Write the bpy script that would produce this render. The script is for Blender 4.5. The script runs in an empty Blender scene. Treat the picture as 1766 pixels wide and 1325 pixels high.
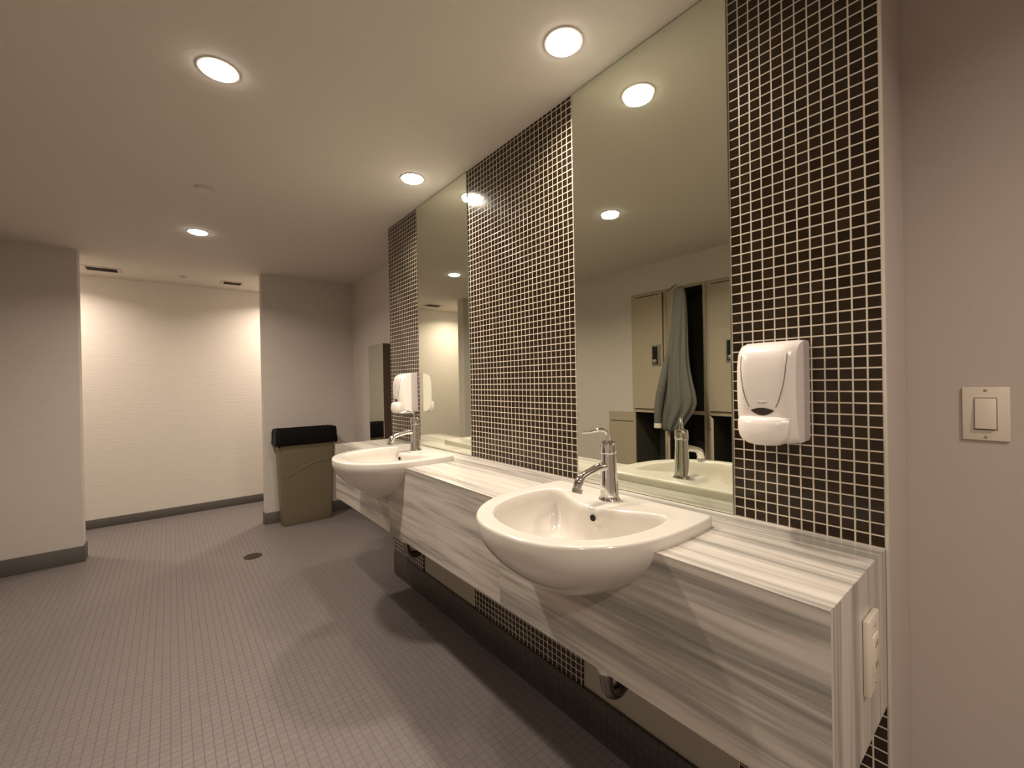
import bpy, bmesh, math, random
from mathutils import Vector, Matrix
random.seed(7)
SC = bpy.context.scene
COL = SC.collection
PI = math.pi

# ------------------------------------------------------------------ camera
F_PX, YAW, PITCH, ROLL = 732.82, 0.67738, -0.004736, -0.018698
cam_data = bpy.data.cameras.new('camera')
cam_data.sensor_fit = 'HORIZONTAL'; cam_data.sensor_width = 36.0
cam_data.lens = 36.0 * F_PX / 1766.0
cam_data.clip_start = 0.02
cam = bpy.data.objects.new('camera', cam_data); COL.objects.link(cam)
cy, sy, cp, sp = math.cos(YAW), math.sin(YAW), math.cos(PITCH), math.sin(PITCH)
Fv = Vector((sy*cp, cy*cp, sp)); R0 = Vector((cy, -sy, 0)); U0 = R0.cross(Fv)
Rv = math.cos(ROLL)*R0 + math.sin(ROLL)*U0; Uv = -math.sin(ROLL)*R0 + math.cos(ROLL)*U0
M4 = Matrix.Identity(4)
for i in range(3):
    M4[i][0] = Rv[i]; M4[i][1] = Uv[i]; M4[i][2] = -Fv[i]
M4.translation = Vector((-1.1113, 0, 1.22))
cam.matrix_world = M4
SC.camera = cam

# ------------------------------------------------------------------ world, exposure
w = bpy.data.worlds.new('world'); SC.world = w; w.use_nodes = True
w.node_tree.nodes['Background'].inputs[0].default_value = (1.0, 0.85, 0.7, 1)
w.node_tree.nodes['Background'].inputs[1].default_value = 0.02
SC.view_settings.view_transform = 'Standard'
SC.view_settings.look = 'None'
SC.view_settings.gamma = 1.0
SC.view_settings.use_curve_mapping = False
SC.view_settings.exposure = 0.58
LAMP_A = 6.0          # watts of the downlights close to the mirror wall
LAMP_B = 11.0         # watts of the downlights over the open floor
CORR_W = 9.5         # downlights of the lit passage
LAMP_COL = (1.0, 0.865, 0.725)

# ------------------------------------------------------------------ constants
H = 2.22              # ceiling
CT = 0.8712           # countertop
CB = 0.556            # underside of the stone front
CW = 0.355            # countertop depth
YA, YB, YC, YD, YE, YF = 0.1966, 0.4900, 1.0174, 1.6931, 2.2201, 2.6261
TP = 0.0243           # mosaic pitch
LX = -2.15            # locker front plane
XN, XF = 0.21, 0.316  # recessed walls, near and far

# ------------------------------------------------------------------ materials
def nm(name):
    m = bpy.data.materials.new(name); m.use_nodes = True
    return m, m.node_tree.nodes, m.node_tree.links, m.node_tree.nodes['Principled BSDF']

def plain(name, col, rough=0.5, metal=0.0, coat=0.0, bump=0.0, bscale=60.0, var=0.06, emis=None):
    m, N, L, B = nm(name)
    tc = N.new('ShaderNodeTexCoord'); nz = N.new('ShaderNodeTexNoise')
    nz.inputs['Scale'].default_value = bscale; nz.inputs['Detail'].default_value = 3
    L.new(tc.outputs['Object'], nz.inputs['Vector'])
    mx = N.new('ShaderNodeMixRGB'); mx.blend_type = 'MIX'
    mx.inputs[1].default_value = (*[c*(1-var) for c in col], 1); mx.inputs[2].default_value = (*[min(1, c*(1+var)) for c in col], 1)
    L.new(nz.outputs['Fac'], mx.inputs[0]); L.new(mx.outputs[0], B.inputs['Base Color'])
    B.inputs['Roughness'].default_value = rough; B.inputs['Metallic'].default_value = metal
    B.inputs['Coat Weight'].default_value = coat
    if bump:
        bp = N.new('ShaderNodeBump'); bp.inputs['Strength'].default_value = bump; bp.inputs['Distance'].default_value = 0.002
        L.new(nz.outputs['Fac'], bp.inputs['Height']); L.new(bp.outputs[0], B.inputs['Normal'])
    if emis:
        B.inputs['Emission Color'].default_value = (*emis[0], 1); B.inputs['Emission Strength'].default_value = emis[1]
    return m

def math_node(N, op, a=None, b=None, clamp=False):
    n = N.new('ShaderNodeMath'); n.operation = op; n.use_clamp = clamp
    if isinstance(a, (int, float)): n.inputs[0].default_value = a
    if isinstance(b, (int, float)): n.inputs[1].default_value = b
    return n

def mosaic(name, axes, origin, pitch, gap, tile_a, tile_b, grout, rough_t, rough_g, bump=0.5, spec=0.5):
    """square mosaic; axes = pair of letters of the object coordinates that span the surface"""
    m, N, L, B = nm(name)
    tc = N.new('ShaderNodeTexCoord'); sp_ = N.new('ShaderNodeSeparateXYZ'); L.new(tc.outputs['Object'], sp_.inputs[0])
    masks, cells = [], []
    for a, o in zip(axes, origin):
        s = math_node(N, 'SUBTRACT', None, o); L.new(sp_.outputs[a], s.inputs[0])
        d = math_node(N, 'DIVIDE', None, pitch); L.new(s.outputs[0], d.inputs[0])
        fl = math_node(N, 'FLOOR'); L.new(d.outputs[0], fl.inputs[0]); cells.append(fl)
        fr = math_node(N, 'FRACT'); L.new(d.outputs[0], fr.inputs[0])
        c = math_node(N, 'SUBTRACT', None, 0.5); L.new(fr.outputs[0], c.inputs[0])
        ab = math_node(N, 'ABSOLUTE'); L.new(c.outputs[0], ab.inputs[0])      # 0 centre, .5 joint
        mr = N.new('ShaderNodeMapRange'); mr.interpolation_type = 'SMOOTHSTEP'
        e = 0.5 - gap/pitch/2
        mr.inputs[1].default_value = e - 0.02; mr.inputs[2].default_value = e + 0.02
        L.new(ab.outputs[0], mr.inputs[0]); masks.append(mr)
    mx = math_node(N, 'MAXIMUM'); L.new(masks[0].outputs[0], mx.inputs[0]); L.new(masks[1].outputs[0], mx.inputs[1])
    cb = N.new('ShaderNodeCombineXYZ'); L.new(cells[0].outputs[0], cb.inputs[0]); L.new(cells[1].outputs[0], cb.inputs[1])
    wn = N.new('ShaderNodeTexWhiteNoise'); L.new(cb.outputs[0], wn.inputs['Vector'])
    tcol = N.new('ShaderNodeMixRGB'); tcol.inputs[1].default_value = (*tile_a, 1); tcol.inputs[2].default_value = (*tile_b, 1)
    L.new(wn.outputs['Value'], tcol.inputs[0])
    col = N.new('ShaderNodeMixRGB'); col.inputs[2].default_value = (*grout, 1)
    L.new(mx.outputs[0], col.inputs[0]); L.new(tcol.outputs[0], col.inputs[1]); L.new(col.outputs[0], B.inputs['Base Color'])
    rg = N.new('ShaderNodeMapRange'); rg.inputs[3].default_value = rough_t; rg.inputs[4].default_value = rough_g
    L.new(mx.outputs[0], rg.inputs[0]); L.new(rg.outputs[0], B.inputs['Roughness'])
    # every tile is set very slightly out of plane, as laid mosaic is
    inv = math_node(N, 'SUBTRACT', 1.0, None); L.new(mx.outputs[0], inv.inputs[1])
    bp = N.new('ShaderNodeBump'); bp.inputs['Strength'].default_value = bump; bp.inputs['Distance'].default_value = 0.001
    L.new(inv.outputs[0], bp.inputs['Height']); L.new(bp.outputs[0], B.inputs['Normal'])
    B.inputs['Specular IOR Level'].default_value = spec
    return m

def wallpaper(name, col, strength=0.35):
    m, N, L, B = nm(name)
    tc = N.new('ShaderNodeTexCoord'); mp = N.new('ShaderNodeMapping'); mp.inputs['Scale'].default_value = (6, 6, 170)
    L.new(tc.outputs['Object'], mp.inputs[0])
    nz = N.new('ShaderNodeTexNoise'); nz.inputs['Scale'].default_value = 1.0; nz.inputs['Detail'].default_value = 4
    L.new(mp.outputs[0], nz.inputs['Vector'])
    mx = N.new('ShaderNodeMixRGB'); mx.inputs[1].default_value = (*[c*0.93 for c in col], 1); mx.inputs[2].default_value = (*[c*1.07 for c in col], 1)
    L.new(nz.outputs['Fac'], mx.inputs[0]); L.new(mx.outputs[0], B.inputs['Base Color'])
    bp = N.new('ShaderNodeBump'); bp.inputs['Strength'].default_value = strength; bp.inputs['Distance'].default_value = 0.002
    L.new(nz.outputs['Fac'], bp.inputs['Height']); L.new(bp.outputs[0], B.inputs['Normal'])
    B.inputs['Roughness'].default_value = 0.75; B.inputs['Specular IOR Level'].default_value = 0.25
    return m

def marble(name, scale, slab=None):
    """grey and cream stone with straight long veins; scale stretches them along one axis"""
    m, N, L, B = nm(name)
    tc = N.new('ShaderNodeTexCoord')
    src = tc.outputs['Object']
    if slab:                                         # vein pattern jumps from slab to slab
        s = N.new('ShaderNodeSeparateXYZ'); L.new(src, s.inputs[0])
        a = math_node(N, 'SUBTRACT', None, slab[0]); L.new(s.outputs['Y'], a.inputs[0])
        d = math_node(N, 'DIVIDE', None, slab[1]); L.new(a.outputs[0], d.inputs[0])
        f = math_node(N, 'FLOOR'); L.new(d.outputs[0], f.inputs[0])
        k = math_node(N, 'MULTIPLY', None, 0.37); L.new(f.outputs[0], k.inputs[0])
        c = N.new('ShaderNodeCombineXYZ'); L.new(k.outputs[0], c.inputs[0]); L.new(k.outputs[0], c.inputs[2])
        ad = N.new('ShaderNodeVectorMath'); ad.operation = 'ADD'; L.new(src, ad.inputs[0]); L.new(c.outputs[0], ad.inputs[1])
        src = ad.outputs[0]
    outs = []
    for sc_, det, off in ((1.0, 3, 0.0), (4.2, 5, 3.7)):
        mp = N.new('ShaderNodeMapping'); mp.inputs['Scale'].default_value = [v*sc_ for v in scale]; mp.inputs['Location'].default_value = (off, off, off)
        L.new(src, mp.inputs[0])
        nz = N.new('ShaderNodeTexNoise'); nz.inputs['Scale'].default_value = 1.0; nz.inputs['Detail'].default_value = det; nz.inputs['Distortion'].default_value = 0.25
        L.new(mp.outputs[0], nz.inputs['Vector']); outs.append(nz.outputs['Fac'])
    mx = N.new('ShaderNodeMixRGB'); mx.inputs[0].default_value = 0.38
    L.new(outs[0], mx.inputs[1]); L.new(outs[1], mx.inputs[2])
    cr = N.new('ShaderNodeValToRGB'); cr.color_ramp.elements[0].position = 0.36; cr.color_ramp.elements[0].color = (0.245, 0.232, 0.208, 1)
    cr.color_ramp.elements[1].position = 0.62; cr.color_ramp.elements[1].color = (0.62, 0.58, 0.525, 1)
    e = cr.color_ramp.elements.new(0.45); e.color = (0.355, 0.338, 0.305, 1)
    e = cr.color_ramp.elements.new(0.52); e.color = (0.52, 0.475, 0.425, 1)
    L.new(mx.outputs[0], cr.inputs[0]); L.new(cr.outputs[0], B.inputs['Base Color'])
    B.inputs['Roughness'].default_value = 0.24
    return m

M = {}
M['ceiling'] = plain('ceiling_paint', (0.66, 0.61, 0.54), 0.9, bump=0.15, bscale=120, var=0.02)
M['wall'] = wallpaper('wall_covering', (0.60, 0.55, 0.50))
M['wall_lit'] = wallpaper('lit_wall_covering', (0.74, 0.68, 0.61), 0.5)  # wall covering lightened so its colour carries the passage's bright light
M['paint'] = plain('wall_paint', (0.50, 0.435, 0.395), 0.6, bump=0.08, bscale=150, var=0.03)
M['paint_grey'] = plain('grey_paint', (0.40, 0.375, 0.315), 0.6, bump=0.08, bscale=150, var=0.03)
M['base'] = plain('baseboard_tile', (0.105, 0.095, 0.085), 0.5, bump=0.1, bscale=80)
M['trim'] = plain('pale_trim', (0.62, 0.56, 0.49), 0.4)
M['mosaic'] = mosaic('dark_glass_mosaic', 'YZ', (YA, CT), TP, 0.0030, (0.019, 0.011, 0.005), (0.030, 0.018, 0.009), (0.64, 0.57, 0.46), 0.13, 0.8, 0.4, spec=0.35)
M['floor'] = mosaic('floor_mosaic', 'XY', (0.0, 0.0), 0.0290, 0.0028, (0.182, 0.157, 0.152), (0.198, 0.172, 0.167), (0.135, 0.117, 0.113), 0.40, 0.85, 0.5)
M['cove'] = mosaic('cove_mosaic', 'YZ', (0.0, 0.0), 0.0275, 0.0022, (0.060, 0.05, 0.042), (0.075, 0.062, 0.052), (0.04, 0.033, 0.028), 0.45, 0.85, 0.3)
M['stone_top'] = marble('striped_stone_top', (19, 0.7, 19))
M['stone_front'] = marble('striped_stone_front', (18, 0.8, 18), (0.1966, 0.82))
M['stone_end'] = marble('striped_stone_end', (30, 30, 0.7))
M['porcelain'] = plain('white_porcelain', (0.68, 0.64, 0.58), 0.12, coat=0.4, var=0.01)
M['chrome'] = plain('chrome', (0.78, 0.77, 0.75), 0.07, 1.0, var=0.01)
M['brushed'] = plain('brushed_metal', (0.45, 0.42, 0.38), 0.35, 1.0, bump=0.1)
M['white_pl'] = plain('white_plastic', (0.80, 0.74, 0.70), 0.28, var=0.01)
M['grey_pl'] = plain('grey_translucent_plastic', (0.50, 0.44, 0.43), 0.3, var=0.03)
M['groove'] = plain('grey_seam', (0.20, 0.17, 0.15), 0.5)
M['window_pl'] = plain('dark_window_plastic', (0.10, 0.07, 0.06), 0.25)
M['almond'] = plain('almond_plastic', (0.72, 0.64, 0.54), 0.35, var=0.01)
M['screw'] = plain('screw_metal', (0.42, 0.34, 0.29), 0.4, 0.6)
M['black'] = plain('black_bag', (0.003, 0.003, 0.003), 0.6, bump=0.5, bscale=25)
M['black'].node_tree.nodes['Principled BSDF'].inputs['Specular IOR Level'].default_value = 0.15
M['bin'] = plain('taupe_bin_plastic', (0.155, 0.125, 0.075), 0.45, bump=0.1, bscale=40)
M['drain_ring'] = plain('dark_bronze', (0.06, 0.045, 0.035), 0.5, 0.6)
M['pipe'] = plain('dull_chrome', (0.22, 0.20, 0.18), 0.22, 1.0)
M['dark'] = plain('dark_cavity', (0.008, 0.007, 0.006), 0.9)
M['vent_back'] = plain('vent_cavity', (0.10, 0.085, 0.065), 0.8)
M['vent'] = plain('vent_metal', (0.60, 0.53, 0.45), 0.5)
M['locker'] = plain('beige_locker_metal', (0.43, 0.36, 0.27), 0.5, bump=0.1, bscale=200, var=0.03)
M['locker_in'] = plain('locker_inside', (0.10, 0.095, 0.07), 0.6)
M['coat'] = plain('grey_wool', (0.125, 0.118, 0.102), 0.95, bump=1.0, bscale=150, var=0.6)
M['wood'] = plain('dark_brown_panel', (0.085, 0.055, 0.035), 0.45, bump=0.1)
M['bagdark'] = plain('dark_fabric', (0.03, 0.018, 0.015), 0.8, bump=0.4)
M['bagwhite'] = plain('pale_strap', (0.55, 0.50, 0.45), 0.6)
M['mirror_edge'] = plain('green_glass_edge', (0.30, 0.36, 0.28), 0.15)

def mirror_mat():
    m, N, L, B = nm('mirror_glass')
    B.inputs['Metallic'].default_value = 1.0; B.inputs['Roughness'].default_value = 0.0
    tc = N.new('ShaderNodeTexCoord'); nz = N.new('ShaderNodeTexNoise'); nz.inputs['Scale'].default_value = 2.0
    L.new(tc.outputs['Object'], nz.inputs['Vector'])
    mx = N.new('ShaderNodeMixRGB'); mx.inputs[1].default_value = (0.80, 0.83, 0.72, 1); mx.inputs[2].default_value = (0.82, 0.85, 0.74, 1)
    L.new(nz.outputs['Fac'], mx.inputs[0]); L.new(mx.outputs[0], B.inputs['Base Color'])
    return m
M['mirror'] = mirror_mat()

def lens_mat():
    m, N, L, B = nm('lamp_lens')
    B.inputs['Base Color'].default_value = (0.9, 0.85, 0.78, 1)
    B.inputs['Emission Color'].default_value = (1.0, 0.93, 0.82, 1); B.inputs['Emission Strength'].default_value = 20.0
    return m
M['lens'] = lens_mat()

# ------------------------------------------------------------------ mesh helpers
def add_box(bm, x0, x1, y0, y1, z0, z1, bev=0.0, seg=2, mat=None):
    r = bmesh.ops.create_cube(bm, size=1.0); vs = r['verts']
    for v in vs:
        v.co = Vector(((x0+x1)/2 + v.co.x*(x1-x0), (y0+y1)/2 + v.co.y*(y1-y0), (z0+z1)/2 + v.co.z*(z1-z0)))
    if bev:
        es = list({e for v in vs for e in v.link_edges})
        r2 = bmesh.ops.bevel(bm, geom=es, offset=bev, segments=seg, affect='EDGES', profile=0.5)
        vs = list({v for f in r2['faces'] for v in f.verts} | {v for v in vs if v.is_valid})
    if mat is not None:
        for v in vs: v.co = mat @ v.co
    return vs

def add_tube(bm, pts, rad, n=16, cap=True):
    """tube through points; rad is one radius or one per point"""
    pts = [Vector(p) for p in pts]
    if not hasattr(rad, '__len__'): rad = [rad]*len(pts)
    rings = []; prev = None
    for i, p in enumerate(pts):
        t = (pts[min(i+1, len(pts)-1)] - pts[max(i-1, 0)]).normalized()
        if prev is None:
            a = Vector((0, 0, 1)) if abs(t.z) < 0.9 else Vector((1, 0, 0))
            u = t.cross(a).normalized()
        else:
            u = (prev - t*prev.dot(t)).normalized()
        prev = u; v = t.cross(u)
        rings.append([bm.verts.new(p + rad[i]*(math.cos(2*PI*k/n)*u + math.sin(2*PI*k/n)*v)) for k in range(n)])
    for a, b in zip(rings, rings[1:]):
        for k in range(n):
            bm.faces.new((a[k], a[(k+1) % n], b[(k+1) % n], b[k]))
    if cap:
        bm.faces.new(rings[0][::-1]); bm.faces.new(rings[-1])

def add_lathe(bm, prof, c=(0, 0, 0), n=48, axis='Z'):
    """prof: (r, h) pairs; r=0 closes to a point"""
    c = Vector(c)
    def P(r, h, a):
        if axis == 'Z': return c + Vector((r*math.cos(a), r*math.sin(a), h))
        if axis == 'X': return c + Vector((h, r*math.cos(a), r*math.sin(a)))
        return c + Vector((r*math.cos(a), h, r*math.sin(a)))
    rings = []
    for r, h in prof:
        if r < 1e-7: rings.append([bm.verts.new(P(0, h, 0))])
        else: rings.append([bm.verts.new(P(r, h, 2*PI*k/n)) for k in range(n)])
    for a, b in zip(rings, rings[1:]):
        if len(a) == 1 and len(b) == 1: continue
        for k in range(n):
            k2 = (k+1) % n
            if len(a) == 1: bm.faces.new((a[0], b[k], b[k2]))
            elif len(b) == 1: bm.faces.new((a[k], b[0], a[k2]))
            else: bm.faces.new((a[k], b[k], b[k2], a[k2]))

def add_rings(bm, rings, cap0=False, cap1=False):
    R = [[bm.verts.new(p) for p in r] for r in rings]; n = len(R[0])
    for a, b in zip(R, R[1:]):
        for k in range(n):
            bm.faces.new((a[k], a[(k+1) % n], b[(k+1) % n], b[k]))
    if cap0: bm.faces.new(R[0][::-1])
    if cap1: bm.faces.new(R[-1])

def obj(name, bm, mat, parent=None, smooth=False, sub=0):
    me = bpy.data.meshes.new(name)
    bmesh.ops.recalc_face_normals(bm, faces=bm.faces)
    bm.to_mesh(me); bm.free()
    if smooth:
        for p in me.polygons: p.use_smooth = True
        if smooth != 'all':
            try: me.set_sharp_from_angle(angle=math.radians(38))
            except Exception: pass
    me.materials.append(mat)
    o = bpy.data.objects.new(name, me); COL.objects.link(o)
    if parent is not None: o.parent = parent
    if sub:
        md = o.modifiers.new('subdivision', 'SUBSURF'); md.levels = sub; md.render_levels = sub
    return o

def B(): return bmesh.new()
def box(name, dims, mat, parent=None, bev=0.0):
    b = B(); add_box(b, *dims, bev=bev); return obj(name, b, mat, parent, smooth=bool(bev))

def thing(name, label, cat, loc=(0, 0, 0), rz=0.0, group=None):
    o = bpy.data.objects.new(name, None); COL.objects.link(o); o.empty_display_size = 0.05
    o.location = loc; o.rotation_euler = (0, 0, rz); tag(o, label, cat, group); return o
def tag(o, label, cat, group=None):
    o['label'] = label; o['category'] = cat
    if group: o['group'] = group
    return o
def struct(o): o['kind'] = 'structure'; return o
def dup(root, loc, label, group=None):
    r = root.copy(); COL.objects.link(r); r.location = loc; r['label'] = label
    if group: r['group'] = group
    for ch in list(root.children):
        c = ch.copy(); COL.objects.link(c); c.parent = r
        for g in ch.children:
            d = g.copy(); COL.objects.link(d); d.parent = c
    return r

# ------------------------------------------------------------------ room shell
Y0, Y1, XL0, XR0 = -1.9, 5.216, -2.9, 1.2
struct(box('floor', (XL0, XR0, Y0, 5.35, -0.1, 0.0), M['floor']))
struct(box('ceiling', (XL0, XR0, Y0, 5.35, H, H+0.1), M['ceiling']))
# built-out vanity wall; the mosaic lies on it
core = struct(box('wall_right', (0.008, XN+0.25, YA, YF, 0, H), M['paint_grey']))
for i, (a, b_) in enumerate(((YA, YB), (YC, YD), (YE, YF))):
    bb = B(); add_box(bb, 0.0, 0.008, a, b_, 0.145, H)
    p = obj('mosaic_panel', bb, M['mosaic'], core)
struct(box('wall_right_near', (XN, XN+0.25, Y0, YA, 0, H), M['paint']))
struct(box('wall_right_far', (XF, XF+0.25, YF, 4.40, 0, H), M['wall']))
# light edging where the vanity wall turns the near corner
struct(box('trim_1', (-0.0005, XN-0.001, YA-0.0025, YA, 0.0, H), M['paint']))
struct(box('trim_2', (-0.0015, 0.008, YA-0.0045, YA-0.0005, 0.145, H), M['trim']))
# piers either side of the passage opening
struct(box('wall_back_right', (-0.472, XF+0.25, 4.302, 4.40, 0, H), M['wall']))
struct(box('wall_back_left', (XL0, -1.613, 4.280, 4.40, 0, H), M['wall']))
struct(box('wall_back', (XL0, XR0, Y1, 5.35, 0, H), M['wall_lit']))
struct(box('wall_passage_left', (XL0-0.1, XL0, 4.30, 5.35, 0, H), M['wall_lit']))
struct(box('wall_passage_right', (XR0, XR0+0.1, 4.30, 5.35, 0, H), M['wall_lit']))
struct(box('wall_front', (XL0, XN+0.25, Y0-0.1, Y0, 0, H), M['paint']))
# left wall with the locker niche
LY0, LY1, LZ1 = 1.283, 2.308, 1.975
bb = B()
add_box(bb, LX-0.12, LX, Y0, LY0, 0, H); add_box(bb, LX-0.12, LX, LY1, 4.28, 0, H); add_box(bb, LX-0.12, LX, LY0, LY1, LZ1+0.002, H)
add_box(bb, XL0-0.05, XL0, Y0, 4.28, 0, H)
struct(obj('wall_left', bb, M['wall']))
# baseboards
def baseb(name, dims, mat=None): return struct(box(name, dims, mat or M['base'], bev=0.003))
baseb('baseboard_back_left', (LX, -1.603, 4.270, 4.280, 0, 0.112))
baseb('baseboard_back_left_end', (-1.613, -1.603, 4.2805, 4.40, 0, 0.112))
baseb('baseboard_back_right', (-0.482, XF, 4.292, 4.302, 0, 0.10))
baseb('baseboard_back_right_end', (-0.482, -0.472, 4.3025, 4.40, 0, 0.10))
baseb('baseboard_passage', (XL0, XR0, 5.206, 5.216, 0, 0.08))
baseb('baseboard_right_far', (XF-0.01, XF, YF+0.01, 4.292, 0, 0.10))
baseb('baseboard_right', (-0.006, 0.008, YA, YF, 0, 0.145), M['cove'])
baseb('baseboard_right_near', (XN-0.01, XN, Y0, YA-0.005, 0, 0.10))
baseb('baseboard_left', (LX, LX+0.01, LY1+0.30, 4.27, 0, 0.10))

# ------------------------------------------------------------------ wall mirrors
for k, (a, b_, lab) in enumerate(((YB, YC, 'tall frameless wall mirror behind the nearer basin, reflecting the lockers'),
                                  (YD, YE, 'tall frameless wall mirror behind the farther basin, reflecting the lit passage'))):
    t = thing('wall_mirror', lab, 'mirror', (0, (a+b_)/2, CT), group=None)
    hw = (b_-a)/2
    bb = B(); add_box(bb, -0.0035, -0.0030, -hw+0.0015, hw-0.0015, 0.0025, H-CT-0.004)
    obj('mirror_face', bb, M['mirror'], t)
    bb = B(); add_box(bb, -0.0030, 0.0079, -hw+0.0005, hw-0.0005, 0.001, H-CT-0.001)
    obj('glass_edge', bb, M['mirror_edge'], t)

# ------------------------------------------------------------------ basin geometry
def resample(pts, n):
    """half outline -> n+1 points evenly spaced on a smooth curve"""
    P = [Vector((x, y)) for x, y in pts]; dense = []
    for i in range(len(P)-1):
        p0, p1, p2, p3 = P[max(i-1, 0)], P[i], P[i+1], P[min(i+2, len(P)-1)]
        if i == 0: p0 = Vector((P[1].x, -P[1].y))
        if i == len(P)-2: p3 = Vector((P[-2].x, -P[-2].y))
        for k in range(12):
            t = k/12
            dense.append(0.5*((2*p1) + (p2-p0)*t + (2*p0-5*p1+4*p2-p3)*t*t + (3*p1-p0-3*p2+p3)*t**3))
    dense.append(P[-1])
    L = [0]
    for a, b in zip(dense, dense[1:]): L.append(L[-1] + (b-a).length)
    out = []; j = 0
    for i in range(n+1):
        s = L[-1]*i/n
        while j < len(L)-2 and L[j+1] < s: j += 1
        f = (s-L[j])/max(L[j+1]-L[j], 1e-9); out.append(dense[j].lerp(dense[j+1], f))
    return out
def full(half): return half + [Vector((p.x, -p.y)) for p in half[-2:0:-1]]
NH = 56
OUT = full(resample([(-.118, 0), (-.118, .08), (-.118, .16), (-.118, .225), (-.1195, .243), (-.127, .252), (-.15, .2545), (-.21, .257), (-.28, .256), (-.345, .248),
                     (-.41, .231), (-.465, .202), (-.51, .163), (-.542, .117), (-.561, .062), (-.567, 0)], NH))
INN = full(resample([(-.277, 0), (-.272, .035), (-.258, .07), (-.236, .11), (-.217, .142), (-.209, .163), (-.211, .182), (-.230, .196), (-.265, .2015), (-.315, .2015),
                     (-.37, .193), (-.42, .176), (-.463, .147), (-.495, .107), (-.516, .056), (-.523, 0)], NH))
def ring(shape, z, c=(0, 0), s=1.0): return [Vector((c[0]+(p.x-c[0])*s, c[1]+(p.y-c[1])*s, z)) for p in shape]
def offset(shape, d):
    n = len(shape); out = []
    for i, p in enumerate(shape):
        t = (shape[(i+1) % n]-shape[i-1]).normalized(); out.append(Vector((p.x + t.y*d, p.y - t.x*d)))
    return out
def inward(shape, d):
    a = offset(shape, d); b = offset(shape, -d)
    ra = sum((p-Vector((-.34, 0))).length for p in a); rb = sum((p-Vector((-.34, 0))).length for p in b)
    return a if ra < rb else b
def outward(shape, d):
    a = offset(shape, d); b = offset(shape, -d)
    ra = sum((p-Vector((-.34, 0))).length for p in a); rb = sum((p-Vector((-.34, 0))).length for p in b)
    return a if ra > rb else b
RIM = 0.897 - CT                     # rim height over the counter
CO = (-.335, 0.0)
def bowl_rings(shrink=1.0, down=0.176):
    R = []
    for k in range(15, 0, -1):
        t = k/15.0 * 0.995
        R.append(ring(OUT, 0.002 - down*t, CO, shrink*max(1-t**1.65, 0.0)**0.74))
    return R
CHAM = inward(OUT, 0.0022)
def make_basin():
    bb = B()
    R = bowl_rings()
    R.append(ring(OUT, 0.0015)); R.append(ring(OUT, 0.006)); R.append(ring(OUT, RIM-0.008)); R.append(ring(inward(OUT, .0012), RIM-0.0035)); R.append(ring(inward(OUT, .0040), RIM-0.0008))
    R.append(ring(inward(OUT, .007), RIM)); R.append(ring(inward(OUT, .009), RIM)); R.append(ring(inward(OUT, .011), RIM)); R.append(ring(outward(INN, .010), RIM)); R.append(ring(outward(INN, .008), RIM))
    R.append(ring(outward(INN, .006), RIM)); R.append(ring(outward(INN, .002), RIM-.001)); R.append(ring(INN, RIM-.0045)); R.append(ring(inward(INN, .003), RIM-.012))
    CI = (-.365, 0.0)
    for k in range(1, 15):
        t = k/14.0
        R.append(ring(INN, RIM-.012-.125*math.sin(t*PI/2)**0.9, CI, 0.985*(1-t**2.6*0.90) if k < 14 else 0.09))
    add_rings(bb, R, cap0=True, cap1=True)
    return bb

# ------------------------------------------------------------------ vanity counter with cut-outs
SY = (0.737, 1.905)
def cut_mesh(name, bm, mat, parent, cutters):
    o = obj(name, bm, mat, parent)
    for c in cutters:
        md = o.modifiers.new('cut', 'BOOLEAN'); md.operation = 'DIFFERENCE'; md.object = c; md.solver = 'EXACT'
    dg = bpy.context.evaluated_depsgraph_get()
    me = bpy.data.meshes.new_from_object(o.evaluated_get(dg))
    o.modifiers.clear(); old = o.data; o.data = me; bpy.data.meshes.remove(old); me.name = name
    return o
cutters = []
for y in SY:
    cb = B()
    R = bowl_rings(0.985, 0.172); R.append(ring(OUT, 0.001, CO, 0.985)); R.append(ring(OUT, 0.06, CO, 0.985))
    add_rings(cb, [[p + Vector((0, y, CT)) for p in r] for r in R], True, True)
    cutters.append(obj('cutter', cb, M['dark']))
vanity = thing('vanity_counter', 'long wall-hung counter of grey striped stone carrying two white basins', 'counter')
bb = B(); add_box(bb, -CW, -0.0015, YA+0.001, YF, CT-0.0015, CT, bev=0.0006, seg=1)
cut_mesh('countertop', bb, M['stone_top'], vanity, cutters)
def prism(poly, z0, z1):
    b = B(); add_rings(b, [[Vector((x, y, z)) for x, y in poly] for z in (z0, z1)], True, True); return b
ZT = CT-0.0016
bb = prism([(-CW, YA+.001), (-CW+.03, YA+.0305), (-CW+.03, YF), (-CW, YF)], CB, ZT)
fas = cut_mesh('front_panel', bb, M['stone_front'], vanity, cutters)
obj('end_panel', prism([(-CW+.0003, YA+.001), (-.0015, YA+.001), (-.0015, YA+.0300), (-CW+.0300, YA+.0300)], CB, ZT), M['stone_end'], vanity)['label'] = 'end panel with upright stripes'
box('end_panel', (-CW+0.0302, -0.0015, YF-0.0305, YF, CB, ZT), M['stone_end'], vanity)
for c in cutters:
    me = c.data; bpy.data.objects.remove(c); bpy.data.meshes.remove(me)

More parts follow.
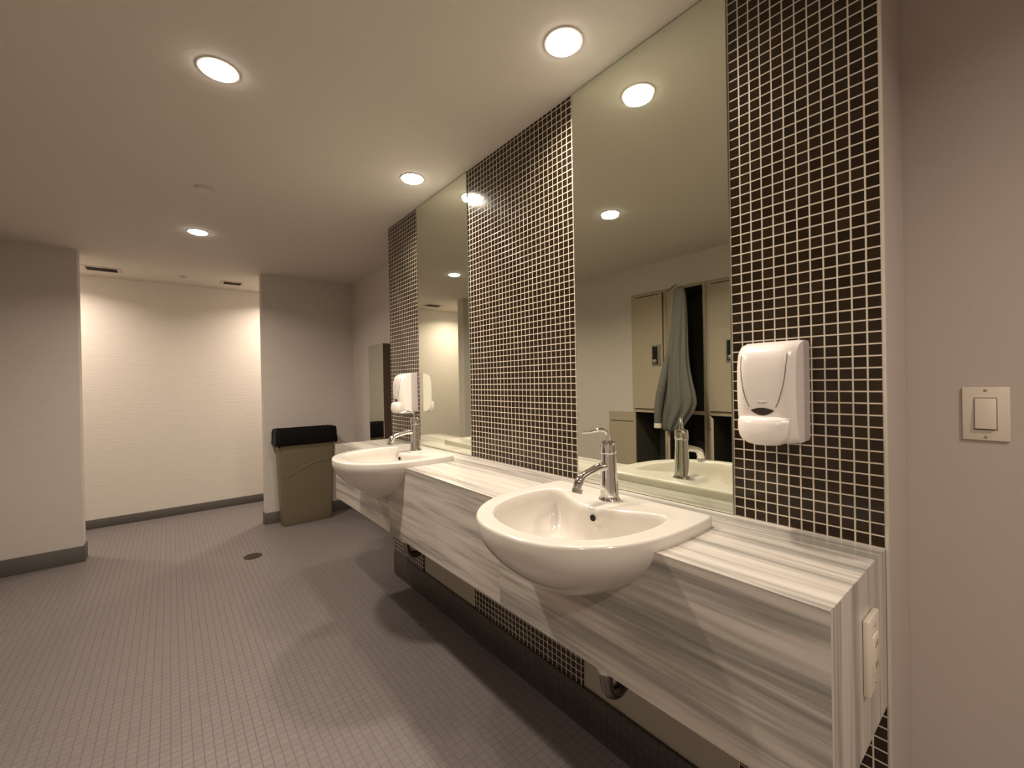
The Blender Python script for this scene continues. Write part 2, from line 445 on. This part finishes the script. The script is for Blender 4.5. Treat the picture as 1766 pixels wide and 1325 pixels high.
BL = ['white semi-recessed porcelain basin nearer the camera, with a full view of its bowl',
      'white semi-recessed porcelain basin farther away, next to the rubbish bin']
basin = thing('wash_basin', BL[0], 'sink', (0, SY[0], CT), group='semi-recessed basins in the stone counter')
obj('bowl', make_basin(), M['porcelain'], basin, smooth='all')
bb = B(); add_lathe(bb, [(0, .001), (.019, .001), (.021, 0), (.021, -.003), (0, -.003)], (-.365, 0, RIM-.1335)); obj('drain', bb, M['chrome'], basin, smooth=True)
bb = B()
add_lathe(bb, [(0, -.002), (.0075, -.002), (.0085, -.0005), (.0085, .001), (0, .001)], (-.2815, -.022, RIM-.026), axis='X', n=24)
o = obj('overflow_hole', bb, M['dark'], basin, smooth=True); o['label'] = 'small dark overflow hole'
basin2 = dup(basin, (0, SY[1], CT), BL[1])

# waste traps under the basins
def make_trap(y, lab):
    t = thing('basin_trap', lab, 'pipe', (-.17, y, CB-.083), group='waste traps under the basins')
    bb = B()
    pts = [(-.10, 0, .205), (-.10, 0, .02)]
    for k in range(9):
        a = PI*k/8; pts.append((-.10+.045*(1-math.cos(a)), 0, -.01-.045*math.sin(a)))
    pts += [(-.01, 0, .02), (.0, 0, .045), (.02, 0, .055), (.165, 0, .055)]
    add_tube(bb, pts, .016, 18); obj('pipe', bb, M['pipe'], t, smooth=True)
    for x_, z_ in ((-.10, .03), (-.01, .012)):
        bb = B(); add_lathe(bb, [(.0165, -.012), (.024, -.012), (.024, .012), (.0165, .012), (.0165, -.012)], (x_, 0, z_), n=8); obj('slip_nut', bb, M['chrome'], t)
    bb = B(); add_lathe(bb, [(.016, .166), (.034, .170), (.036, .1775), (.016, .1775)], (0, 0, .055), axis='X', n=32); obj('wall_flange', bb, M['chrome'], t, smooth=True)
    return t
make_trap(.69, 'chrome waste trap below the stone front under the nearer basin')
t2 = make_trap(1.85, 'chrome waste trap below the stone front under the farther basin')

# supply stops on the wall under each basin
def make_valve(y, lab):
    t = thing('stop_valve', lab, 'valve', (0.0075, y, .40), group='stop valves under the basins')
    bb = B(); add_lathe(bb, [(.0, 0), (.026, 0), (.024, -.006), (.012, -.010), (.012, -.05), (0, -.05)], axis='X', n=28); obj('flange', bb, M['chrome'], t, smooth=True)
    bb = B(); add_tube(bb, [(-.04, 0, -.018), (-.04, 0, .022)], .011, 14); add_tube(bb, [(-.05, 0, 0), (-.062, 0, 0), (-.066, 0, 0)], [.013, .016, .010], 14); obj('valve_body', bb, M['brushed'], t, smooth=True)
    bb = B(); add_tube(bb, [(-.04, 0, .022), (-.045, 0, .12), (-.055, 0, .22), (-.060, 0.0, .33), (-.060, 0, .464)], .005, 10); obj('supply_hose', bb, M['brushed'], t, smooth=True)
make_valve(.80, 'small metal stop valve on the wall under the nearer basin')
make_valve(1.96, 'small metal stop valve on the wall under the farther basin')

# ------------------------------------------------------------------ faucets
FL = ['chrome single-lever faucet on the nearer basin, standing clear of the mosaic', 'chrome single-lever faucet on the farther basin, below the farther soap dispenser']
fau = thing('faucet', FL[0], 'faucet', (-.190, SY[0]-.003, .897), group='chrome faucets on the basins')
bb = B(); add_lathe(bb, [(0, 0), (.0285, 0), (.0290, .002), (.0275, .005), (.0262, .007), (.0255, .012), (.0228, .060), (.0205, .100), (.0200, .125), (.0, .125)], n=48); obj('body', bb, M['chrome'], fau, smooth=True)
bb = B(); add_lathe(bb, [(0, .1255), (.0212, .1255), (.0218, .128), (.0215, .150), (.0195, .156), (.010, .160), (0, .161)], n=48); obj('cap', bb, M['chrome'], fau, smooth=True)
bb = B(); add_tube(bb, [(-.008, 0, .092), (-.045, 0, .092), (-.085, 0, .084), (-.104, 0, .079), (-.114, 0, .074), (-.121, 0, .064), (-.125, 0, .051)], [.0125, .0110, .0098, .0100, .0115, .0125, .0120], 22)
sp1 = obj('spout', bb, M['chrome'], fau, smooth=True)
bb = B(); add_tube(bb, [(-.125, 0, .0505), (-.1285, 0, .040)], [.0135, .0130], 22); obj('aerator', bb, M['brushed'], sp1, smooth=True)
bb = B(); add_tube(bb, [(0, 0, .158), (0, 0, .172), (-.003, 0, .181), (-.012, 0, .188), (-.026, 0, .190), (-.040, 0, .1885), (-.056, 0, .185), (-.072, 0, .184)], [.0080, .0055, .005, .0052, .0062, .0058, .0042, .0032], 16)
bmesh.ops.rotate(bb, verts=bb.verts, cent=(0, 0, 0), matrix=Matrix.Rotation(math.radians(-30), 3, 'Z'))
obj('lever', bb, M['chrome'], fau, smooth=True)
dup(fau, (-.190, SY[1]-.003, .897), FL[1])

# ------------------------------------------------------------------ soap dispensers
DW, DZ = 0.118, 0.222     # width and height
def disp_depth(v):         # how far the front stands off the wall, v from 0 (bottom) to 1 (top)
    pts = [(0, .086), (.05, .096), (.25, .106), (.5, .110), (.75, .108), (.88, .101), (.95, .086), (.985, .066), (1.0, .045)]
    for (a, da), (b, db) in zip(pts, pts[1:]):
        if v <= b: return da + (db-da)*(v-a)/(b-a)
    return .045
def front_pt(u, v, lift=0.0):       # u in -1..1 across, v in 0..1 up
    d = disp_depth(v); k = max(0.0, abs(u)-0.55)/0.45
    return Vector((-(d - 0.016*k**2.2 - 0.003*u*u) - lift, u*DW/2, v*DZ))
def make_dispenser():
    t = thing('soap_dispenser', 'white push-lever soap dispenser on the dark mosaic panel nearest the camera', 'soap dispenser', (-0.0005, .380, 1.078), group='white soap dispensers on the mosaic')
    # back shell: the greyer half against the wall
    bb = B(); R = []
    for v in (0, .04, .2, .5, .8, .92, .97, 1.0):
        d = min(.050, disp_depth(v)-.004); hw = DW/2*(0.985 if 0 < v < .99 else .955); r = .008; z = v*DZ
        R.append([Vector(p) for p in ((0, -hw, z), (-d, -hw, z), (-d, -hw+r, z), (-d, hw-r, z), (-d, hw, z), (0, hw, z))])
    add_rings(bb, R, True, True); o = obj('back_shell', bb, M['grey_pl'], t, smooth=True); o['label'] = 'greyer rear half against the wall'
    # front cover
    bb = B(); R = []; nu = 20
    vs = [0.0, .02, .06, .15, .25, .35, .45, .55, .65, .75, .82, .88, .92, .95, .975, .99, 1.0]
    for v in vs:
        f = [front_pt(-1+2*k/nu, v) for k in range(nu+1)]
        if v == 0: f = [Vector((p.x+.004, p.y*.97, p.z)) for p in f]
        xb = -.040 if v < .99 else -.036
        row = [Vector((xb, -DW/2, v*DZ))] + f + [Vector((xb, DW/2, v*DZ))]
        R.append(row)
    add_rings(bb, R, True, True); fc = obj('front_cover', bb, M['white_pl'], t, smooth=True)
    # U shaped seam on the cover
    bb = B(); seam = []
    for k in range(41):
        s = -1+2*k/40; a = abs(s); w_ = (a**0.62)
        u = math.copysign(0.34 + 0.44*math.sin(w_*PI/2), s); v = .315 + .545*w_**1.5
        seam.append((u, v))
    left = seam[:20]; right = seam[21:]
    for part in (left, right):
        if len(part) > 2: add_tube(bb, [front_pt(u, v, 0.0001) for u, v in part], .0010, 6)
    obj('seam', bb, M['groove'], fc)
    # dark almond-shaped window
    bb = B(); top = []; bot = []
    for k in range(17):
        s = -1+2*k/16; top.append(front_pt(s*.40, .315+.025*(1-s*s), .0012)); bot.append(front_pt(s*.40, .315-.050*(1-s*s), .0012))
    vt = [bb.verts.new(p) for p in top]; vb = [bb.verts.new(p) for p in bot[1:-1]]; vb = [vt[0]] + vb + [vt[-1]]
    for k in range(16):
        q = [vt[k], vt[k+1], vb[k+1], vb[k]]; q = [a for i, a in enumerate(q) if a not in q[:i]]
        if len(q) > 2: bb.faces.new(q)
    r = bmesh.ops.solidify(bb, geom=list(bb.faces), thickness=.0015)
    o = obj('level_window', bb, M['window_pl'], t); o['label'] = 'dark almond-shaped window'
    # small raised maker's mark, illegible in the photograph: three soft letters in a row
    bb = B()
    for yy in (-.0065, 0.0, .0065):
        p = front_pt(yy/(DW/2), .395, .0003)
        add_box(bb, p.x-.0008, p.x+.0006, yy-.0024, yy+.0024, p.z-.0028, p.z+.0028, bev=.0006, seg=1)
    obj('emblem', bb, M['grey_pl'], t)
    # push lever
    bb = B(); R = []; nu = 16
    for v, d, hwf in ((.255, .108, .80), (.245, .121, .84), (.225, .126, .86), (.18, .129, .86), (.12, .131, .84), (.06, .131, .78), (.02, .129, .70), (-.01, .123, .58), (-.025, .112, .46)):
        hw = DW/2*hwf; row = []
        for k in range(nu+1):
            u = -1+2*k/nu; row.append(Vector((-(d-.020*abs(u)**3), u*hw, v*DZ)))
        row = [Vector((-.090, -hw, v*DZ))] + row + [Vector((-.090, hw, v*DZ))]
        R.append(row)
    add_rings(bb, R, True, True); obj('push_lever', bb, M['white_pl'], t, smooth=True)
    return t
disp = make_dispenser()
dup(disp, (-0.0005, 2.307, 1.060), 'white push-lever soap dispenser on the farthest narrow mosaic panel, above the farther basin')

# ------------------------------------------------------------------ switch and outlet
sw = thing('light_switch', 'almond rocker switch plate on the taupe wall at the right', 'switch', (XN, .0717, 1.1355))
bb = B(); add_box(bb, -.0055, -.0002, -.0335, .0335, -.0555, .0555, bev=.002); obj('face_plate', bb, M['almond'], sw, smooth=True)
bb = B(); add_box(bb, -.0062, -.005, -.0165, .0165, -.034, .034, bev=.0004, seg=1); obj('surround', bb, M['groove'], sw)
rot = Matrix.Rotation(math.radians(4), 4, 'Y')
bb = B(); add_box(bb, -.0105, -.0055, -.0150, .0150, -.0315, .0315, bev=.001, mat=rot); obj('rocker', bb, M['almond'], sw, smooth=True)
for z in (.0485, -.0485):
    bb = B(); add_lathe(bb, [(0, -.0065), (.0025, -.0062), (.0030, -.005), (0, -.005)], (0, 0, z), axis='X', n=16); obj('screw', bb, M['screw'], sw)
ou = thing('wall_outlet', 'white outlet plate on the striped end panel of the stone counter', 'outlet', (-.145, YA+.001, .727))
bb = B(); add_box(bb, -.036, .036, -.010, -.0002, -.066, .066, bev=.0025); obj('face_plate', bb, M['almond'], ou, smooth=True)
bb = B(); add_box(bb, -.017, .017, -.0125, -.009, -.034, .034, bev=.001); rc = obj('receptacle', bb, M['almond'], ou, smooth=True)
for z in (-.018, .018):
    for x in (-.006, .006):
        bb = B(); add_box(bb, x-.0012, x+.0012, -.0129, -.0124, z-.005, z+.005); obj('slot', bb, M['dark'], rc)
for z in (.050, -.050):
    bb = B(); add_lathe(bb, [(0, -.0110), (.0030, -.0108), (.0033, -.0098), (0, -.0098)], (0, 0, z), axis='Y', n=16); obj('screw', bb, M['screw'], ou)

# ------------------------------------------------------------------ rubbish bin
bn = thing('rubbish_bin', 'narrow taupe plastic bin lined with a black bag, by the back wall', 'bin', (-.165, 4.185, 0), 0.0)
def rrect(hx, hy, r, z, n=6, sk=(0, 0)):
    out = []
    for cx_, cy_, a0 in ((hx-r, hy-r, 0), (-hx+r, hy-r, PI/2), (-hx+r, -hy+r, PI), (hx-r, -hy+r, 1.5*PI)):
        for k in range(n+1):
            a = a0 + PI/2*k/n; out.append(Vector((sk[0]+cx_+r*math.cos(a), sk[1]+cy_+r*math.sin(a), z)))
    return out
bb = B(); R = [rrect(.200, .075, .02, 0.0), rrect(.206, .080, .028, .012)]
for z in (.1, .25, .4, .5, .6, .70, .79): R.append(rrect(.206+.030*z/.8, .080+.016*z/.8, .03, z))
R += [rrect(.242, .100, .03, .792), rrect(.244, .102, .03, .812), rrect(.236, .094, .03, .815), rrect(.228, .088, .03, .80), rrect(.200, .070, .02, .05)]
add_rings(bb, R, True, True); body = obj('body', bb, M['bin'], bn, smooth=True)
# moulded arc across the broad face
bb = B(); pts = []
for k in range(25):
    s = k/24; x = -.17+.36*s; z = .43 + .12*s + .03*math.sin(s*PI) ; pts.append((x, -(.080+.016*z/.8)-.0005, z))
add_tube(bb, pts, .004, 8); obj('moulded_ridge', bb, M['bin'], body, smooth=True)
bb = B(); R = []
random.seed(3); nz_ = [random.uniform(-1, 1) for _ in range(200)]
base = rrect(1, 1, .3, 0)
def bagring(hx, hy, z, amp, zamp, ph):
    out = []
    q = rrect(hx, hy, .035, z, 10)
    for i, p in enumerate(q):
        k = i/len(q)*2*PI; a = amp*(math.sin(k*9+ph)+.6*math.sin(k*17+ph*2)); d = Vector((p.x, p.y, 0)).normalized()
        out.append(p + d*a + Vector((0, 0, zamp*(math.sin(k*7+ph)+.5*math.sin(k*13+1.3*ph)))))
    return out
R = [bagring(.252, .110, .700, .003, .008, .3), bagring(.256, .114, .715, .003, .006, .8), bagring(.252, .111, .76, .002, .002, 1.2), bagring(.252, .110, .81, .002, .002, 1.5), bagring(.246, .106, .836, .002, .003, 2),
     bagring(.234, .094, .842, .001, .003, 2.2), bagring(.222, .084, .82, .002, .002, 2.5), bagring(.19, .065, .60, .003, .002, 3), bagring(.15, .05, .42, .003, .002, 3.3)]
add_rings(bb, R, False, True); o = obj('bin_liner', bb, M['black'], bn, smooth=True)
md = o.modifiers.new('thickness', 'SOLIDIFY'); md.thickness = .0015; md.offset = 1

# ------------------------------------------------------------------ tall mirror cabinet on the far recessed wall
tm = thing('mirror_cabinet', 'tall narrow mirror with a dark brown side on the far wall beyond the mosaic', 'mirror', (XF, 3.272, .30))
DC = XF - .21
box('frame', (-DC, 0-.0005, 0.0, .304, 0, 1.248), M['wood'], tm, bev=.002)
box('mirror_face', (-DC-.004, -DC-.0003, .002, .302, .003, 1.245), M['mirror'], tm)
box('edge_strip', (-DC-.006, -DC-.0002, .3045, .310, 0, 1.248), M['trim'], tm)

# ------------------------------------------------------------------ floor drain
fd = thing('floor_drain', 'round dark metal drain in the grey mosaic floor', 'drain', (-.67, 3.56, 0))
bb = B(); add_lathe(bb, [(.046, .0005), (.056, .0005), (.058, .003), (.050, .0045), (.046, .003)], n=40)
obj('ring', bb, M['drain_ring'], fd, smooth=True)
bb = B(); add_lathe(bb, [(0, .0005), (.047, .0005), (.047, .0015), (0, .0015)], n=40); obj('pan', bb, M['dark'], fd)
bb = B()
for k in range(-3, 4):
    hw = math.sqrt(.046**2-(k*.012)**2); add_box(bb, -hw, hw, k*.012-.002, k*.012+.002, .0015, .0032)
obj('grate', bb, M['wood'], fd)

# ------------------------------------------------------------------ ceiling fittings
def make_downlight():
    t = thing('ceiling_downlight', '', 'ceiling light', (0, 0, H), group='recessed ceiling downlights')
    bb = B(); add_lathe(bb, [(.0515, -.0005), (.0590, -.0005), (.0585, -.002), (.055, -.003), (.052, -.0025), (.0515, -.0005)], n=48); obj('trim_ring', bb, M['vent'], t, smooth=True)
    bb = B(); add_lathe(bb, [(0, -.0130), (.018, -.0125), (.032, -.0110), (.043, -.0085), (.0495, -.0050), (.051, -.0025), (.051, -.0005), (0, -.0005)], n=48); obj('lens', bb, M['lens'], t, smooth=True)
    return t
def light_for(t, watts, spread=150):
    ld = bpy.data.lights.new('bulb', 'AREA'); ld.shape = 'DISK'; ld.size = .095; ld.energy = watts; ld.color = LAMP_COL; ld.spread = math.radians(spread)
    lo = bpy.data.objects.new('bulb', ld); COL.objects.link(lo); lo.parent = t; lo.location = (0, 0, -.0140)
spots = [(-.189, .874, 'ceiling downlight close to the mirror wall, largest and nearest to the camera', LAMP_A),
         (-.175, 1.909, 'ceiling downlight close to the mirror wall, above the farther basin', LAMP_A),
         (-.975, 1.613, 'ceiling downlight over the open floor at the upper left, with an elongated glow', LAMP_B),
         (-.955, 3.378, 'ceiling downlight over the floor drain, before the lit passage', LAMP_B*.8),
         (-1.95, 4.80, 'ceiling downlight hidden behind the left pier, seen only in the farther mirror', CORR_W*.78),
         (-.12, 4.78, 'ceiling downlight hidden behind the right pier, washing the passage wall', CORR_W),
         (-.50, -.75, 'ceiling downlight behind the camera, nearer the switch wall', LAMP_A*1.25),
         (-1.45, -.70, 'ceiling downlight over the open floor behind the camera', LAMP_B*.7)]
dl = make_downlight()
for i, (x, y, lab, wt) in enumerate(spots):
    d = dl if i == 0 else dup(dl, (x, y, H), lab)
    d.location = (x, y, H); d['label'] = lab
ds = [o for o in COL.objects if o.name.startswith('ceiling_downlight')]
for d, (x, y, lab, wt) in zip(sorted(ds, key=lambda o: [s[2] for s in spots].index(o['label'])), spots): light_for(d, wt)

sd = thing('sprinkler_cover', 'flat round white sprinkler cover on the ceiling between two downlights', 'sprinkler', (-.961, 2.62, H))
bb = B(); add_lathe(bb, [(0, -.010), (.030, -.010), (.036, -.008), (.037, -.003), (.030, -.0005), (0, -.0005)], n=36); obj('cover_plate', bb, M['vent'], sd, smooth=True)
bb = B(); add_lathe(bb, [(.037, -.0004), (.046, -.0006), (.045, -.003), (.037, -.003)], n=36); obj('escutcheon', bb, M['vent'], sd, smooth=True)
sd2 = thing('sprinkler_cover', 'small round sprinkler on the passage ceiling between the two vents', 'sprinkler', (-1.0, 4.80, H))
bb = B(); add_lathe(bb, [(0, -.008), (.024, -.008), (.030, -.005), (.034, -.0005), (0, -.0005)], n=30); obj('cover_plate', bb, M['brushed'], sd2, smooth=True)
def make_vent(x, y, hx, hy, lab):
    t = thing('ceiling_vent', lab, 'vent', (x, y, H), group='air vents in the passage ceiling')
    bb = B()
    for a in ((-hx, hx, -hy, -hy+.02), (-hx, hx, hy-.02, hy), (-hx, -hx+.02, -hy+.02, hy-.02), (hx-.02, hx, -hy+.02, hy-.02)): add_box(bb, a[0], a[1], a[2], a[3], -.006, -.0005)
    obj('frame', bb, M['vent'], t)
    box('backing', (-hx+.02, hx-.02, -hy+.02, hy-.02, -.0012, -.0005), M['vent_back'], t)
    bb = B(); n = 4
    for k in range(n):
        yy = -hy+.02 + (2*hy-.04)*(k+.5)/n
        add_box(bb, -hx+.02, hx-.02, -.007, .007, -.0004, .0004, mat=Matrix.Translation((0, yy, -.005)) @ Matrix.Rotation(math.radians(35), 4, 'X'))
    obj('louvres', bb, M['brushed'], t)
make_vent(-1.535, 4.865, .115, .085, 'rectangular air vent in the passage ceiling by the left pier')
make_vent(-.63, 4.855, .090, .075, 'rectangular air vent in the passage ceiling by the right pier')

# ------------------------------------------------------------------ lockers (seen in the nearer mirror)
PW = (LY1-LY0-.004)/3
def make_locker(y1, lab, upper_open, lower_open, po=0.0):
    """two-tier locker; y1 is its edge farthest from the camera"""
    t = thing('locker', lab, 'locker', (LX, y1-PW/2, 0), group='beige two-tier lockers set in the left wall')
    hw = PW/2-.0015; D = .42; W_ = .002
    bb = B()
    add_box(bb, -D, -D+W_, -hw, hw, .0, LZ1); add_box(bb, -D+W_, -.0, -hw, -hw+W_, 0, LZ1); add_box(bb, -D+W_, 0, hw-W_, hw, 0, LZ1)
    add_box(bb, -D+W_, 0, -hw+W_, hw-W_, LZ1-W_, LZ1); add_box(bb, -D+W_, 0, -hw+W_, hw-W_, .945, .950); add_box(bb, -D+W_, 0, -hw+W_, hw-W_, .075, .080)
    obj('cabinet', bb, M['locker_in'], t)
    bb = B(); fx0, fx1 = -.002, .003
    add_box(bb, fx0, fx1, -hw, -hw+.022, .08, LZ1); add_box(bb, fx0, fx1, hw-.022, hw, .08, LZ1)
    add_box(bb, fx0, fx1, -hw+.022, hw-.022, LZ1-.02, LZ1); add_box(bb, fx0, fx1, -hw+.022, hw-.022, .932, .962); add_box(bb, fx0, fx1, -hw, hw, 0.0, .08)
    obj('face_frame', bb, M['locker'], t)
    dw = 2*hw-.050
    def door(z0, z1, ang, name='door', plate=True, po=0.0):
        # hinged on the +y side; local frame: door runs from the hinge towards -y
        bb = B(); add_box(bb, 0.0, .016, -dw, 0, z0, z1, bev=.0015, seg=1)
        d = obj(name, bb, M['locker'], t); d.location = (.004, hw-.024, 0); d.rotation_euler = (0, 0, math.radians(ang))
        if plate:
            zc = (z0+z1)/2 - .035
            bb = B(); add_box(bb, .0162, .0185, -dw+.012+po, -dw+.100+po, zc-.09, zc+.09); 
            p = obj('latch_plate', bb, M['brushed'], d)
            bb = B(); add_box(bb, .0186, .0195, -dw+.045+po, -dw+.092+po, zc-.075, zc+.075); obj('latch_recess', bb, M['dark'], d)
            bb = B(); add_box(bb, .0196, .030, -dw+.050+po, -dw+.085+po, zc-.070, zc-.035, bev=.004); obj('latch', bb, M['brushed'], d, smooth=True)
        bb = B()
        sx = (.0162, .0172) if ang < 90 else (-.0012, -.0002)
        zs = .010 if plate else .085
        add_box(bb, sx[0], sx[1], -dw+.025, -.025, z1-zs-.004, z1-zs+.002); obj('slot_and_gap_shade', bb, M['dark'], d)  # upper doors: dark strip paints the shadowed top gap; lower doors: vent slot
        return d
    door(.966, LZ1-.022, upper_open, po=po)
    door(.084, .930, lower_open, plate=False)
    return t
make_locker(LY1-.002, 'beige locker at the passage end of the row, lower door swung open against the wall', 0, 178)
make_locker(LY1-.002-PW, 'beige locker in the middle of the row, open behind the hanging grey coat', 46, 60)
make_locker(LY1-.002-2*PW, 'beige locker nearest the camera side, upper door shut and lower one open', 0, 60, po=.055)

# grey coat hung over the ajar locker door
ct = thing('hanging_coat', 'long grey wool coat hanging over the ajar middle locker door', 'coat', (-1.880, 1.70, 0))
prof = [(1.905, 1.690, .018, .012), (1.895, 1.690, .046, .024), (1.80, 1.690, .055, .030), (1.65, 1.695, .062, .034), (1.50, 1.705, .075, .036), (1.35, 1.718, .088, .038),
        (1.20, 1.715, .112, .042), (1.07, 1.700, .134, .045), (1.00, 1.708, .130, .045), (.92, 1.745, .108, .042), (.86, 1.765, .085, .038), (.83, 1.775, .074, .034), (.822, 1.775, .050, .02)]
bb = B(); R = []
for z, yc, hy_, hx_ in prof:
    row = []; n = 72; f = min(1, (1.95-z)*2.2)
    for k in range(n):
        a = 2*PI*k/n; fold = 1 + .26*f*math.sin(a*9 + z*3.0) + .06*f*math.sin(a*17+z*5)
        row.append(Vector((math.cos(a)*hx_*fold, (yc-1.70) + math.sin(a)*hy_*(1+.04*f*math.sin(a*9+z*3)), z + .006*math.sin(a*5))))
    R.append(row)
add_rings(bb, R, True, True); obj('coat_body', bb, M['coat'], ct, smooth='all', sub=1)
bb = B(); add_tube(bb, [(.03, .075, 1.40), (.042, .10, 1.25), (.045, .135, 1.10), (.04, .16, .97), (.035, .165, .875)], [.020, .030, .034, .031, .028], 18)
sl = obj('sleeve', bb, M['coat'], ct, smooth=True)
bb = B(); add_tube(bb, [(.035, .165, .880), (.035, .166, .845)], [.030, .030], 18); o = obj('cuff', bb, M['almond'], sl, smooth=True); o['label'] = 'pale cuff'
bb = B(); add_tube(bb, [(.035, .166, .8445), (.035, .166, .836)], [.0305, .0305], 18); o = obj('cuff_band', bb, M['bagdark'], sl, smooth=True)
